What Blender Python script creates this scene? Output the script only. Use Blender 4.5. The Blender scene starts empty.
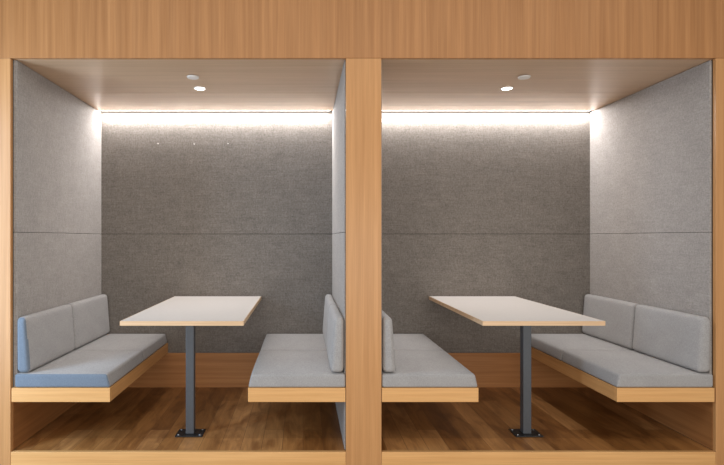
import bpy, bmesh, math
from mathutils import Vector

S = 170.0                      # photograph pixels per metre in the front plane (y = 0)
VX, ZF = 303.0, 452.0
D = 1.298                      # booth depth
def X(px): return (px - VX) / S
def Z(py): return (ZF - py) / S
C = bpy.context.scene.collection
sc = bpy.context.scene

# ------------------------------------------------------------------ materials
def lin(c):
    c = c / 255.0
    return c / 12.92 if c <= 0.04045 else ((c + 0.055) / 1.055) ** 2.4
def rgb(r, g, b): return (lin(r), lin(g), lin(b), 1.0)

def base_mat(name, rough=0.5, spec=0.5):
    m = bpy.data.materials.new(name); m.use_nodes = True
    nt = m.node_tree
    b = nt.nodes['Principled BSDF']
    b.inputs['Roughness'].default_value = rough
    b.inputs['Specular IOR Level'].default_value = spec
    return m, nt, b
def node(nt, t, **kw):
    n = nt.nodes.new(t)
    for k, v in kw.items(): setattr(n, k, v)
    return n
def mapping(nt, scale, rot=(0, 0, 0), src='Object'):
    tc = node(nt, 'ShaderNodeTexCoord'); mp = node(nt, 'ShaderNodeMapping')
    mp.inputs['Scale'].default_value = scale; mp.inputs['Rotation'].default_value = rot
    nt.links.new(tc.outputs[src], mp.inputs['Vector'])
    return mp.outputs['Vector']
def noise(nt, vec, scale, detail=4, rough=0.55, dist=0.0):
    n = node(nt, 'ShaderNodeTexNoise')
    n.inputs['Scale'].default_value = scale; n.inputs['Detail'].default_value = detail
    n.inputs['Roughness'].default_value = rough; n.inputs['Distortion'].default_value = dist
    nt.links.new(vec, n.inputs['Vector'])
    return n.outputs['Fac']
def ramp(nt, fac, stops):
    r = node(nt, 'ShaderNodeValToRGB')
    el = r.color_ramp.elements
    while len(el) < len(stops): el.new(0.5)
    for e, (p, c) in zip(el, stops): e.position = p; e.color = c
    nt.links.new(fac, r.inputs['Fac'])
    return r.outputs['Color']
def mix(nt, fac, a, b, mode='MIX'):
    m = node(nt, 'ShaderNodeMix', data_type='RGBA', blend_type=mode)
    for sock, v in ((m.inputs['Factor'], fac), (m.inputs[6], a), (m.inputs[7], b)):
        if isinstance(v, (int, float)): sock.default_value = v
        elif isinstance(v, tuple): sock.default_value = v
        else: nt.links.new(v, sock)
    return m.outputs[2]
def bump(nt, b, h, strength, dist=0.002):
    n = node(nt, 'ShaderNodeBump')
    n.inputs['Strength'].default_value = strength; n.inputs['Distance'].default_value = dist
    nt.links.new(h, n.inputs['Height']); nt.links.new(n.outputs['Normal'], b.inputs['Normal'])

def wood(name, light, dark, grain='z', rough=0.42, strips=0.5, spec=0.4, width=0.085):
    """straight-grained veneer; grain is the axis the fibres run along"""
    m, nt, b = base_mat(name, rough, spec)
    g = {'x': 0, 'y': 1, 'z': 2}[grain]
    s1 = [38.0] * 3; s1[g] = 0.9
    s2 = [150.0] * 3; s2[g] = 3.0
    s3 = [1 / width] * 3; s3[g] = 0.02
    f1 = noise(nt, mapping(nt, s1), 1.0, 3, 0.5, 0.4)
    f2 = noise(nt, mapping(nt, s2), 1.0, 2, 0.6)
    f3 = noise(nt, mapping(nt, s3), 1.0, 1, 0.3)
    c = ramp(nt, f1, [(0.28, dark), (0.72, light)])
    c2 = ramp(nt, f2, [(0.3, (0.86, 0.84, 0.8, 1)), (0.6, (1, 1, 1, 1))])
    c3 = ramp(nt, f3, [(0.35, (0.86, 0.83, 0.8, 1)), (0.65, (1.05, 1.04, 1.03, 1))])
    out = mix(nt, 0.7, c, c2, 'MULTIPLY'); out = mix(nt, strips, out, c3, 'MULTIPLY')
    nt.links.new(out, b.inputs['Base Color'])
    bump(nt, b, f2, 0.12, 0.0008)
    return m

def fabric(name, light, dark, weave=260.0, blotch=0.6, bumpy=0.5, streak=0.0):
    m, nt, b = base_mat(name, 0.92, 0.15)
    try:
        b.inputs['Sheen Weight'].default_value = 0.12
        b.inputs['Sheen Roughness'].default_value = 0.5
    except KeyError: pass
    fa = noise(nt, mapping(nt, (weave * .35, weave * .35, weave * 1.3)), 1.0, 2, 0.6)
    fb = noise(nt, mapping(nt, (weave * 1.1, weave * 1.1, weave * .28)), 1.0, 2, 0.6)
    fc = noise(nt, mapping(nt, (7, 7, 11)), 1.0, 5, 0.65)
    mm = node(nt, 'ShaderNodeMath', operation='ADD'); nt.links.new(fa, mm.inputs[0]); nt.links.new(fb, mm.inputs[1])
    mh = node(nt, 'ShaderNodeMath', operation='MULTIPLY'); nt.links.new(mm.outputs[0], mh.inputs[0]); mh.inputs[1].default_value = 0.5
    c = ramp(nt, mh.outputs[0], [(0.35, dark), (0.65, light)])
    c3 = ramp(nt, fc, [(0.3, (0.84, 0.84, 0.84, 1)), (0.7, (1.06, 1.06, 1.06, 1))])
    out = mix(nt, blotch, c, c3, 'MULTIPLY')
    if streak:
        fs = noise(nt, mapping(nt, (9, 9, 130)), 1.0, 4, 0.7, 0.5)
        out = mix(nt, streak, out, ramp(nt, fs, [(0.32, (0.74, 0.73, 0.72, 1)), (0.66, (1.16, 1.16, 1.16, 1))]), 'MULTIPLY')
        fv = noise(nt, mapping(nt, (110, 110, 7)), 1.0, 3, 0.7, 0.5)
        out = mix(nt, streak * .6, out, ramp(nt, fv, [(0.32, (0.8, 0.8, 0.8, 1)), (0.66, (1.12, 1.12, 1.12, 1))]), 'MULTIPLY')
    nt.links.new(out, b.inputs['Base Color'])
    bump(nt, b, mh.outputs[0], bumpy, 0.002)
    return m

def planks(name, lift=1.0):
    """oak boards running front to back (along y)"""
    m, nt, b = base_mat(name, 0.38, 0.45)
    v = mapping(nt, (1, 1, 1), (0, 0, math.pi / 2))
    br = node(nt, 'ShaderNodeTexBrick', offset=0.37)
    nt.links.new(v, br.inputs['Vector'])
    br.inputs['Color1'].default_value = (0, 0, 0, 1); br.inputs['Color2'].default_value = (1, 1, 1, 1)
    br.inputs['Mortar'].default_value = (0.4, 0.4, 0.4, 1)
    br.inputs['Scale'].default_value = 1.0; br.inputs['Mortar Size'].default_value = 0.0012
    br.inputs['Brick Width'].default_value = 0.95; br.inputs['Row Height'].default_value = 0.125
    bw = node(nt, 'ShaderNodeRGBToBW'); nt.links.new(br.outputs['Color'], bw.inputs['Color'])
    f1 = noise(nt, mapping(nt, (22, 1.6, 22)), 1.0, 5, 0.6, 0.8)
    f2 = noise(nt, mapping(nt, (120, 4, 120)), 1.0, 2, 0.6)
    f4 = noise(nt, mapping(nt, (7, 2.2, 7)), 1.0, 3, 0.6, 1.2)
    c = ramp(nt, bw.outputs['Val'], [(0.0, rgb(138, 92, 48)), (0.5, rgb(164, 114, 64)), (1.0, rgb(192, 142, 90))])
    g = ramp(nt, f1, [(0.3, (0.66, 0.6, 0.54, 1)), (0.62, (1.06, 1.05, 1.04, 1))])
    g2 = ramp(nt, f2, [(0.3, (0.86, 0.84, 0.82, 1)), (0.6, (1, 1, 1, 1))])
    g4 = ramp(nt, f4, [(0.36, (0.5, 0.42, 0.35, 1)), (0.58, (1.04, 1.03, 1.0, 1))])
    c = mix(nt, 0.75, c, g, 'MULTIPLY'); c = mix(nt, 0.6, c, g2, 'MULTIPLY'); c = mix(nt, 0.8, c, g4, 'MULTIPLY')
    c = mix(nt, 1.0, c, (lift, lift, lift, 1), 'MULTIPLY')
    c = mix(nt, br.outputs['Fac'], c, rgb(110, 74, 44))
    nt.links.new(c, b.inputs['Base Color'])
    bump(nt, b, f1, 0.08, 0.001)
    return m

def plain(name, col, rough=0.5, spec=0.5, metal=0.0, var=0.04, scale=40):
    m, nt, b = base_mat(name, rough, spec)
    b.inputs['Metallic'].default_value = metal
    f = noise(nt, mapping(nt, (scale,) * 3), 1.0, 3)
    lo = tuple(c * (1 - var) for c in col[:3]) + (1,); hi = tuple(min(1, c * (1 + var)) for c in col[:3]) + (1,)
    nt.links.new(ramp(nt, f, [(0.3, lo), (0.7, hi)]), b.inputs['Base Color'])
    return m
def glow(name, col, strength):
    m, nt, b = base_mat(name, 0.5)
    b.inputs['Base Color'].default_value = (0.9, 0.9, 0.9, 1)
    b.inputs['Emission Color'].default_value = col
    b.inputs['Emission Strength'].default_value = strength
    return m

M = {}
M['header'] = wood('header_veneer', rgb(184, 132, 84), rgb(164, 113, 67), 'z', 0.42, 0.7, width=0.05)  # darker than the columns: light falloff up the front is put into the colour
M['column'] = wood('column_veneer', rgb(202, 150, 98), rgb(186, 134, 84), 'z', 0.4, 0.45, width=0.05)
M['ledge'] = wood('ledge_veneer', rgb(230, 180, 120), rgb(214, 160, 100), 'x', 0.42, 0.4)
M['ledge_y'] = wood('ledge_veneer_lengthwise', rgb(222, 170, 112), rgb(204, 150, 94), 'y', 0.42, 0.4)
M['skirt'] = wood('skirting_veneer', rgb(190, 134, 82), rgb(168, 112, 64), 'x', 0.42, 0.5)
M['skirt_y_shaded'] = wood('skirting_veneer_lengthwise_shaded', rgb(166, 114, 68), rgb(142, 94, 54), 'y', 0.42, 0.5)  # darker than the back skirting: under-bench shade is put into the colour
M['ceiling'] = wood('ceiling_veneer', rgb(204, 170, 138), rgb(190, 156, 123), 'x', 0.3, 0.4, 0.55)
M['floor'] = planks('oak_planks')
M['front_planks'] = planks('oak_planks_front', 1.18)  # same planks as the floor, in a paler tone along the front
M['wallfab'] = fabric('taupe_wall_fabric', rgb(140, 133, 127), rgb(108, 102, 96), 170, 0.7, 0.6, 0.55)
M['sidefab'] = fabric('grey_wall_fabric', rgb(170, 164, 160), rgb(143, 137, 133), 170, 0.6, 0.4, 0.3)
M['cushion'] = fabric('grey_cushion_fabric', rgb(172, 169, 168), rgb(148, 145, 144), 300, 0.5, 0.3)
M['daylitfab'] = fabric('daylight_tinted_cushion_fabric', rgb(122, 132, 144), rgb(104, 115, 130), 300, 0.4, 0.3)  # grey cushion fabric with the cool daylight tint put into its colour
M['laminate'] = plain('offwhite_laminate', rgb(206, 200, 195), 0.38, 0.4, var=0.02)
M['steel'] = plain('dark_powder_coated_steel', rgb(84, 87, 92), 0.45, 0.5, 0.3, 0.05)
M['blacksteel'] = plain('black_plate_steel', rgb(44, 43, 44), 0.4, 0.5, 0.4)
M['bolt'] = plain('bolt_steel', rgb(130, 130, 134), 0.35, 0.5, 0.8)
M['dark'] = plain('dark_backing', rgb(52, 48, 46), 0.8, 0.2)
M['white'] = plain('white_plastic', rgb(226, 220, 214), 0.5, 0.4)
M['alu'] = plain('aluminium', rgb(190, 190, 190), 0.4, 0.5, 0.7)
M['led'] = glow('led_diffuser', (1.0, 0.97, 0.95, 1), 5.0)
M['band'] = wood('pale_edge_veneer', rgb(226, 192, 156), rgb(208, 172, 134), 'x', 0.42, 0.3)
M['pin'] = plain('grey_pin_head', rgb(176, 170, 165), 0.5, 0.4)
M['lens'] = glow('downlight_lens', (1.0, 0.95, 0.9, 1), 12.0)
M['lobby'] = plain('lobby_floor', rgb(150, 140, 130), 0.6)

# ------------------------------------------------------------------ builders
def link(name, bm, mat, parent=None, smooth=False):
    me = bpy.data.meshes.new(name)
    bmesh.ops.recalc_face_normals(bm, faces=bm.faces)
    bm.to_mesh(me); bm.free()
    if smooth:
        for p in me.polygons: p.use_smooth = True
    me.materials.append(mat)
    o = bpy.data.objects.new(name, me); C.objects.link(o)
    if parent: o.parent = parent
    return o
def box_bm(x0, x1, y0, y1, z0, z1, bev=0.0, seg=2, bm=None):
    own = bm is None
    t = bmesh.new()
    bmesh.ops.create_cube(t, size=1)
    for v in t.verts:
        v.co = Vector(((x0 + x1) / 2 + v.co.x * (x1 - x0), (y0 + y1) / 2 + v.co.y * (y1 - y0), (z0 + z1) / 2 + v.co.z * (z1 - z0)))
    if bev: bmesh.ops.bevel(t, geom=list(t.edges), offset=bev, segments=seg, affect='EDGES', profile=0.5)
    if own: return t
    me = bpy.data.meshes.new('t'); t.to_mesh(me); t.free(); bm.from_mesh(me); bpy.data.meshes.remove(me)
    return bm
def cyl_bm(x, y, z0, z1, r, r2=None, n=32, bev=0.0):
    t = bmesh.new()
    bmesh.ops.create_cone(t, cap_ends=True, segments=n, radius1=r, radius2=r if r2 is None else r2, depth=z1 - z0)
    for v in t.verts: v.co += Vector((x, y, (z0 + z1) / 2))
    return t
def ring_bm(x, y, z0, z1, ro, ri, n=40):
    t = bmesh.new(); rows = []
    for r, z in ((ri, z1), (ri, z0), (ri + (ro - ri) * .3, z0 - .0015), (ro - .001, z0 + .0015), (ro, z1)):
        rows.append([t.verts.new((x + r * math.cos(2 * math.pi * k / n), y + r * math.sin(2 * math.pi * k / n), z)) for k in range(n)])
    for a in range(len(rows)):
        b = (a + 1) % len(rows)
        for k in range(n): t.faces.new((rows[a][k], rows[a][(k + 1) % n], rows[b][(k + 1) % n], rows[b][k]))
    return t
def soft_box(hx, hy, hz, r, warp=None, crown=(0, 0, 0), n=9, rs=4):
    """a rounded, slightly stuffed block centred at the origin"""
    def cuts(h):
        a = [-h + r * (1 - math.cos(math.pi / 2 * k / rs)) for k in range(rs)]
        mid = [(-h + r) + (2 * h - 2 * r) * k / n for k in range(n + 1)]
        return a + mid + [-v for v in reversed(a)]
    cx, cy, cz = cuts(hx), cuts(hy), cuts(hz)
    bm = bmesh.new(); vs = {}
    def V(x, y, z):
        key = (round(x, 6), round(y, 6), round(z, 6))
        if key in vs: return vs[key]
        p = Vector((x, y, z))
        q = Vector((max(-hx + r, min(hx - r, x)), max(-hy + r, min(hy - r, y)), max(-hz + r, min(hz - r, z))))
        d = p - q
        if d.length > 1e-9: p = q + d.normalized() * r
        u, w, t = x / hx, y / hy, z / hz
        def c(a): return max(0.0, 1 - abs(a) ** 3)
        p.x += crown[0] * (1 if x > 0 else -1) * c(w) * c(t) * min(1, abs(u) * 1.0) ** 2
        p.y += crown[1] * (1 if y > 0 else -1) * c(u) * c(t) * min(1, abs(w)) ** 2
        p.z += crown[2] * (1 if z > 0 else -1) * c(u) * c(w) * min(1, abs(t)) ** 2
        if warp: p = warp(p)
        v = bm.verts.new(p); vs[key] = v
        return v
    def sheet(A, B, f):
        for i in range(len(A) - 1):
            for j in range(len(B) - 1):
                q = [f(A[i], B[j]), f(A[i + 1], B[j]), f(A[i + 1], B[j + 1]), f(A[i], B[j + 1])]
                if len(set(q)) == 4:
                    try: bm.faces.new(q)
                    except ValueError: pass
    for s in (-1, 1):
        sheet(cx, cy, lambda a, b: V(a, b, s * hz))
        sheet(cx, cz, lambda a, b: V(a, s * hy, b))
        sheet(cy, cz, lambda a, b: V(s * hx, a, b))
    return bm
def tag(o, label, cat, group=None):
    o['label'] = label; o['category'] = cat
    if group: o['group'] = group
    return o
def thing(name, label, cat, loc, group=None):
    o = bpy.data.objects.new(name, None); o.location = loc; o.empty_display_size = 0.1
    C.objects.link(o)
    return tag(o, label, cat, group)
def struct(name, bm, mat, parent=None, smooth=False):
    o = link(name, bm, mat, parent, smooth)
    if parent is None: o['kind'] = 'structure'
    return o

# ------------------------------------------------------------------ the setting
H = Z(58)                       # opening height
XL0, XL1 = X(10.5), X(346)      # left booth opening
XR0, XR1 = X(381.5), X(716)     # right booth opening
T = 0.026                       # how far the wood face stands proud of the fabric panels
BH = 0.290                      # skirting height
SEAM = 1.293

# front frame
fr = struct('trim_1', box_bm(-2.9, 3.5, 0.0, T - .001, H, H + 0.9, .0015, 1), M['header'])     # header across both booths
struct('trim_2', box_bm(-2.9, XL0, 0.0, T - .001, -0.18, H - .0012, .0015, 1), M['column'])
struct('trim_3', box_bm(XL1, XR0, 0.0, T - .001, -0.18, H - .0012, .0015, 1), M['column'])
struct('trim_4', box_bm(XR1, 3.5, 0.0, T - .001, -0.18, H - .0012, .0015, 1), M['column'])
struct('trim_5', box_bm(XL0 + .001, XL1 - .001, 0.0, T - .001, -0.18, 0.0, .0025, 2), M['ledge'])   # step riser, left booth
struct('trim_6', box_bm(XR0 + .001, XR1 - .001, 0.0, T - .001, -0.18, 0.0, .0025, 2), M['ledge'])

def booth(x0, x1, suffix, side_l, side_r, lfab_full, rfab_full, tl, tr):
    # floor of the booth
    fl = struct('floor', box_bm(x0 - .02, x1 + .02, T + .185, D + .02, -0.06, -0.001), M['floor'])
    struct('floor_front_strip', box_bm(x0 - .02, x1 + .02, T, T + .184, -0.06, -0.001), M['front_planks'], fl)
    # ceiling: two veneer boards with a joint, and a slot along the back for the light
    jy = 0.72
    ce = struct('ceiling', box_bm(x0 - .05, x1 + .05, T, D + .1, H + .0245, H + .12), M['dark'])
    struct('front_board', box_bm(x0, x1, T, jy - .0012, H, H + .018, .001, 1), M['ceiling'], ce)
    struct('rear_board', box_bm(x0, x1, jy + .0012, D - .062, H, H + .018, .001, 1), M['ceiling'], ce)
    # back wall
    bw = struct('wall_back_' + suffix, box_bm(x0 - .05, x1 + .05, D + .016, D + .07, -0.06, H + .0235), M['dark'])
    struct('lower_fabric_panel', box_bm(x0, x1, D, D + .014, BH + .001, SEAM - .0015, .002, 2), M['wallfab'], bw)
    struct('upper_fabric_panel', box_bm(x0, x1, D, D + .014, SEAM + .0015, H + .0225, .002, 2), M['wallfab'], bw)
    struct('baseboard_back_' + suffix, box_bm(x0 + tl + .001, x1 - tr - .001, D - .004, D + .014, 0.0, BH, .001, 1), M['skirt'])
    # side walls
    for sgn, xe, nm, full in ((-1, x0, side_l, lfab_full), (1, x1, side_r, rfab_full)):
        inner = xe + (-sgn) * (tl if sgn < 0 else tr); outer = xe + sgn * 0.001
        a, b = min(inner, outer), max(inner, outer)
        c0, c1 = sorted((xe + sgn * .002, xe + sgn * .05))
        w = struct('wall_' + nm, box_bm(c0, c1, T, D + .014, -0.06, H + .0225), M['dark'])
        z0 = 0.001 if full else BH + .001
        struct('lower_fabric_panel', box_bm(a, b, T + .004, D - .001, z0, SEAM - .001, .003, 2), M['sidefab'], w)
        struct('upper_fabric_panel', box_bm(a, b, T + .004, D - .001, SEAM + .001, H - .002, .003, 2), M['sidefab'], w)
        if not full:
            struct('baseboard_' + nm, box_bm(*sorted((xe - sgn * .003, outer)), T - .0005, D - .006, 0.003, BH), M['skirt_y_shaded'])

booth(XL0, XL1, 'left', 'left', 'middle_left', False, True, .023, .007)
booth(XR0, XR1, 'right', 'middle_right', 'right', False, False, .007, .013)
struct('floor', box_bm(-2.9, 3.5, -3.6, -0.002, -0.22, -0.181), M['lobby'])

# ------------------------------------------------------------------ benches
LZ0, LZ1 = Z(402), Z(388)
def bench(px0, px1, aisle, label):
    """aisle = +1 when the open long side faces +x"""
    x0, x1 = X(px0), X(px1); cx = (x0 + x1) / 2; w = x1 - x0
    t = thing('wall_bench', label, 'bench', (cx, 0.0, LZ0), 'wooden wall benches')
    h = LZ1 - LZ0; f = 0.02
    e = aisle * w / 2
    a, b = sorted((e, e - aisle * f)); wall = -e
    c, d = sorted((wall, e - aisle * (f + .0008)))
    yend = D - .006
    link('aisle_fascia', box_bm(a, b, .0205, yend, 0, h, .0015, 2), M['ledge_y'], t)
    link('end_fascia', box_bm(*sorted((wall, e)), -.001, 0.02, 0, h, .0015, 2), M['ledge'], t)
    link('seat_board', box_bm(c, d, 0.021, yend, h - .026, h - .001), M['ledge_y'], t)
    link('underside_board', box_bm(c, d, 0.021, yend, .003, .02), M['skirt_y_shaded'], t)
    return t
b1 = bench(11.5, 110, 1, 'wooden ledge bench under the cushions with daylight-tinted ends, at the far left wall')
b2 = bench(248, 345.5, -1, 'wooden ledge bench left of the middle wood column, in the left booth')
b3 = bench(382, 478.5, 1, 'wooden ledge bench right of the middle wood column, in the right booth')
b4 = bench(617, 714.5, -1, 'wooden ledge bench at the far right wall of the right booth')

# ------------------------------------------------------------------ cushions
SZ0 = LZ1
SH = 0.079
SEAT_L = D - .012
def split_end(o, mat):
    """the camera-facing end of a cushion as a part of its own, with cool daylight put into its colour"""
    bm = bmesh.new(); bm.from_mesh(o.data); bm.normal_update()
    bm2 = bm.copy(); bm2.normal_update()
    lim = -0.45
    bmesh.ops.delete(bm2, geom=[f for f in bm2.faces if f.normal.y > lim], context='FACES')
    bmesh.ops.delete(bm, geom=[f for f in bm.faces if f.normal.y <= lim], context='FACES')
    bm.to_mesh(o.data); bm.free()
    me = bpy.data.meshes.new('daylit_end'); bm2.to_mesh(me); bm2.free()
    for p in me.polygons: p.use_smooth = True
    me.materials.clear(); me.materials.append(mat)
    p = bpy.data.objects.new('daylit_end', me); C.objects.link(p); p.parent = o
    p['label'] = 'end of the grey cushion, blue daylight put into its colour'
def seat_cushion(x0, x1, y0, y1, aisle, label, blue=False):
    hx, hy, hz = (x1 - x0) / 2, (y1 - y0) / 2, SH / 2
    def warp(p):
        # top edge on the aisle side is pulled in a little
        t = (p.z + hz) / (2 * hz); k = max(0.0, (p.x * aisle + hx) / (2 * hx)) ** 6
        p.x -= aisle * 0.018 * t * k
        return p
    o = link('seat_cushion', soft_box(hx, hy, hz, 0.013, warp, (0.003, 0.0, 0.003), 8, 4), M['cushion'], None, True)
    o.location = ((x0 + x1) / 2, (y0 + y1) / 2, SZ0 + SH / 2 + .001)
    if blue: split_end(o, M['daylitfab'])
    return tag(o, label, 'cushion', 'bench seat cushions')
BKH = 0.327
def back_cushion(xw, side, y0, y1, label, blue=False, tb=0.080, tt=0.055):
    """xw: wall plane; side=+1 when the cushion stands on the +x side of that wall"""
    hy, hz, hx = (y1 - y0) / 2, BKH / 2, tb / 2
    def warp(p):
        t = (p.z + hz) / (2 * hz)
        k = 1 - (1 - tt / tb) * t
        q = (p.x * side + hx) * k              # distance from the wall side
        p.x = side * (q - hx)
        return p
    o = link('back_cushion', soft_box(hx, hy, hz, 0.027, warp, (0.006, 0.0, 0.002), 8, 4), M['cushion'], None, True)
    o.location = (xw + side * (hx + .003), (y0 + y1) / 2, SZ0 + SH + .0065 + hz)
    if blue: split_end(o, M['daylitfab'])
    return tag(o, label, 'cushion', 'bench back cushions')

mid = 0.655
sets = [
    # seat x0, seat x1, aisle, wall plane, back side, blue, seat front/rear labels, back front/rear labels
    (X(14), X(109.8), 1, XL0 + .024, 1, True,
     'grey seat cushion with a front end tinted as by blue daylight, nearest on the far left bench',
     'grey seat cushion behind the one with the daylight-tinted end on the far left bench',
     'grey upright back cushion with a front end tinted as by blue daylight, on the far left bench',
     'grey upright back cushion behind the one with the daylight-tinted end, far left bench'),
    (X(248), X(345.6), -1, XL1 - .008, -1, False,
     'nearer grey seat cushion on the bench just left of the middle column',
     'rear grey seat cushion on the bench just left of the middle column',
     'nearer upright back cushion touching the middle column from its left',
     'rear upright back cushion by the back wall, left of the middle column'),
    (X(382.2), X(478.5), 1, XR0 + .008, 1, False,
     'nearer grey seat cushion on the bench just right of the middle column',
     'rear grey seat cushion on the bench just right of the middle column',
     'nearer upright back cushion peeking out right of the middle column',
     'rear upright back cushion hidden behind the one right of the middle column'),
    (X(617), X(714.3), -1, XR1 - .014, -1, False,
     'nearer grey seat cushion on the far right bench',
     'rear grey seat cushion on the far right bench, against the back wall',
     'nearer grey back cushion leaning on the far right wall',
     'rear grey back cushion leaning on the far right wall, beside the corner'),
]
for (sx0, sx1, aisle, xw, side, blue, l1, l2, l3, l4) in sets:
    a0, a1 = sx0, sx1
    seat_cushion(a0, a1, 0.003, mid - .0025, aisle, l1, blue)
    seat_cushion(a0, a1, mid + .0025, SEAT_L, aisle, l2)
    if blue:
        off = 0.0
    else: off = 0.0
    back_cushion(xw + side * off, side, 0.008, mid - .0265, l3, blue)
    back_cushion(xw + side * off, side, mid - .0195, D - .014, l4)

# ------------------------------------------------------------------ tables
TZ1 = Z(321.2); TTH = 0.027
def table(px0, px1, pxp, label):
    x0, x1 = X(px0), X(px1); xp = (pxp - VX) / S; yp = 0.283
    t = thing('booth_table', label, 'table', (xp, yp, 0.0), 'booth tables')
    y0, y1 = 0.004, D - .006
    def r(x0, x1, y0, y1, z0, z1, **k): return box_bm(x0 - xp, x1 - xp, y0 - yp, y1 - yp, z0, z1, **k)
    top = link('tabletop', r(x0 + .003, x1 - .003, y0 + .003, y1 - .003, TZ1 - TTH + .001, TZ1, bev=.001, seg=1), M['laminate'], t)
    bm = bmesh.new()
    e = .0029
    r(x0, x1, y0, y0 + e, TZ1 - TTH, TZ1 - .0004, bm=bm); r(x0, x1, y1 - e, y1, TZ1 - TTH, TZ1 - .0004, bm=bm)
    r(x0, x0 + e, y0 + e, y1 - e, TZ1 - TTH, TZ1 - .0004, bm=bm); r(x1 - e, x1, y0 + e, y1 - e, TZ1 - TTH, TZ1 - .0004, bm=bm)
    eb = link('edge_band', bm, M['band'], top); eb['label'] = 'thin light wood edge around the off-white top'
    link('post', box_bm(-.026, .026, -.026, .026, .008, TZ1 - TTH - .007, .003, 2), M['steel'], t)
    link('mounting_plate', box_bm(-.11, .11, -.11, .11, TZ1 - TTH - .0065, TZ1 - TTH, .001, 1), M['steel'], t)
    bp = link('base_plate', box_bm(-.087, .087, -.0605, .0605, 0.0, .0078, .0015, 2), M['blacksteel'], t)
    for sx in (-1, 1):
        for sy in (-1, 1):
            bm = cyl_bm(sx * .068, sy * .043, .0079, .0125, .0065, .005, 6)
            link('bolt', bm, M['bolt'], bp)
    # wall bracket carrying the back of the top
    bm = r(xp - .15, xp + .15, D - .008, D - .0045, TZ1 - TTH - .04, TZ1 - TTH - .0005, bm=bmesh.new())
    r(xp - .15, xp + .15, D - .05, D - .0085, TZ1 - TTH - .004, TZ1 - TTH - .0005, bm=bm)
    link('wall_bracket', bm, M['steel'], t)
table(119.5, 243.5, 180.0, 'off-white table on a dark steel post in the left booth')
table(483.0, 605.8, 546.7, 'off-white table on a dark steel post in the right booth')

# ------------------------------------------------------------------ ceiling fittings
def lamp(kind, name, loc, parent, **kw):
    d = bpy.data.lights.new(name, kind)
    for k, v in kw.items(): setattr(d, k, v)
    o = bpy.data.objects.new(name, d); C.objects.link(o)
    if parent: o.parent = parent
    o.location = loc
    return o
WARM = (1.0, 0.93, 0.86)
def fittings(cxp, x0, x1, which):
    cx = (cxp - VX) / S
    t = thing('downlight', 'small round glowing downlight in the wood ceiling of the %s booth' % which, 'ceiling light', (cx, 0.60, H - .001), 'recessed downlights')
    link('trim_ring', ring_bm(0, 0, -.004, .0, .044, .034), M['white'], t, True)
    link('lens', cyl_bm(0, 0, -.0045, -.001, .033), M['lens'], t)
    lamp('SPOT', 'downlight_bulb', (0, 0, -.012), t, energy=11, color=WARM, spot_size=math.radians(115), spot_blend=1.0, shadow_soft_size=.03)
    s = thing('ceiling_disc', 'flat white disc on the %s booth ceiling, in front of the downlight' % which, 'cover plate', (cx + .008, 0.335, H - .001), 'white ceiling discs')
    link('cover', cyl_bm(0, 0, -.012, -.004, .036, .040, 36), M['white'], s)
    link('collar', cyl_bm(0, 0, -.0038, 0, .024, .024, 24), M['dark'], s)
    l = thing('led_strip', 'bright white linear light along the top of the back wall, %s booth' % which, 'light', ((x0 + x1) / 2, D - .036, H), 'linear ceiling lights')
    hw = (x1 - x0) / 2 - .026
    bm = box_bm(-hw, hw, -.016, .016, .016, .024)
    box_bm(-hw, hw, -.0175, -.0160, .004, .024, bm=bm)
    link('channel', bm, M['alu'], l)
    link('diffuser', box_bm(-hw, hw, -.0145, .0145, .006, .0155, .002, 2), M['led'], l)
    lamp('AREA', 'led_light', (0, 0, .003), l, shape='RECTANGLE', size=2 * hw, size_y=.014, energy=LED_W, color=(1.0, .98, .97), spread=math.radians(180)).rotation_euler = (math.radians(LED_TILT), 0, 0)
    return t
LED_W = 25; LED_TILT = -12
fittings(179.3, XL0, XL1, 'left')
fittings(547.5, XR0, XR1, 'right')

# small pins in the fabric near the top of the back wall
def pin(px, py, label, group=None):
    k = 0.698
    x = (px - VX) / k / S; z = 1.259 + (238 - py) / k / S
    bm = bmesh.new()
    bmesh.ops.create_uvsphere(bm, u_segments=16, v_segments=8, radius=.006)
    for v in bm.verts: v.co.y *= .6
    o = link('wall_pin', bm, M['pin'], None, True); o.location = (x, D - .0035, z)
    tag(o, label, 'pin', 'pins in the back wall fabric')
pin(158, 143.8, 'leftmost of three tiny white pins high on the left booth back wall')
pin(194, 144.2, 'middle of three tiny white pins high on the left booth back wall')
pin(228, 143.8, 'rightmost of three tiny white pins high on the left booth back wall')

# ------------------------------------------------------------------ light from the room in front
w = bpy.data.worlds.new('world'); sc.world = w; w.use_nodes = True
bg = w.node_tree.nodes['Background']
bg.inputs['Color'].default_value = (0.92, 0.96, 1.0, 1); bg.inputs['Strength'].default_value = 0.32
k = lamp('AREA', 'room_light', (0.5, -2.3, 3.2), None, shape='RECTANGLE', size=5.5, size_y=1.6, energy=34, color=(1.0, .94, .84))
k.rotation_euler = (math.radians(48), 0, 0)
f = lamp('AREA', 'lobby_light', (0.8, -3.5, 0.95), None, shape='RECTANGLE', size=5.5, size_y=1.2, energy=88, color=(1.0, .94, .86))
f.rotation_euler = (math.radians(90), 0, 0)
c = lamp('AREA', 'window_light', (-2.7, -1.0, 1.2), None, shape='RECTANGLE', size=.6, size_y=2.2, energy=56, color=(.58, .78, 1.0))
c.rotation_euler = (Vector((-1.75, 0.0, 1.0)) - Vector(c.location)).to_track_quat('-Z', 'Y').to_euler()

# ------------------------------------------------------------------ camera
cam = bpy.data.cameras.new('camera'); co = bpy.data.objects.new('camera', cam); C.objects.link(co)
co.location = (0, -3.0, 1.259); co.rotation_euler = (math.pi / 2, 0, 0)
cam.sensor_width = 36; cam.lens = 36 * 510 / 724
cam.shift_x = 59 / 724; cam.shift_y = -5.5 / 724 * -1
sc.camera = co
sc.view_settings.view_transform = 'Standard'
sc.view_settings.look = 'None'
sc.cycles.use_denoising = True
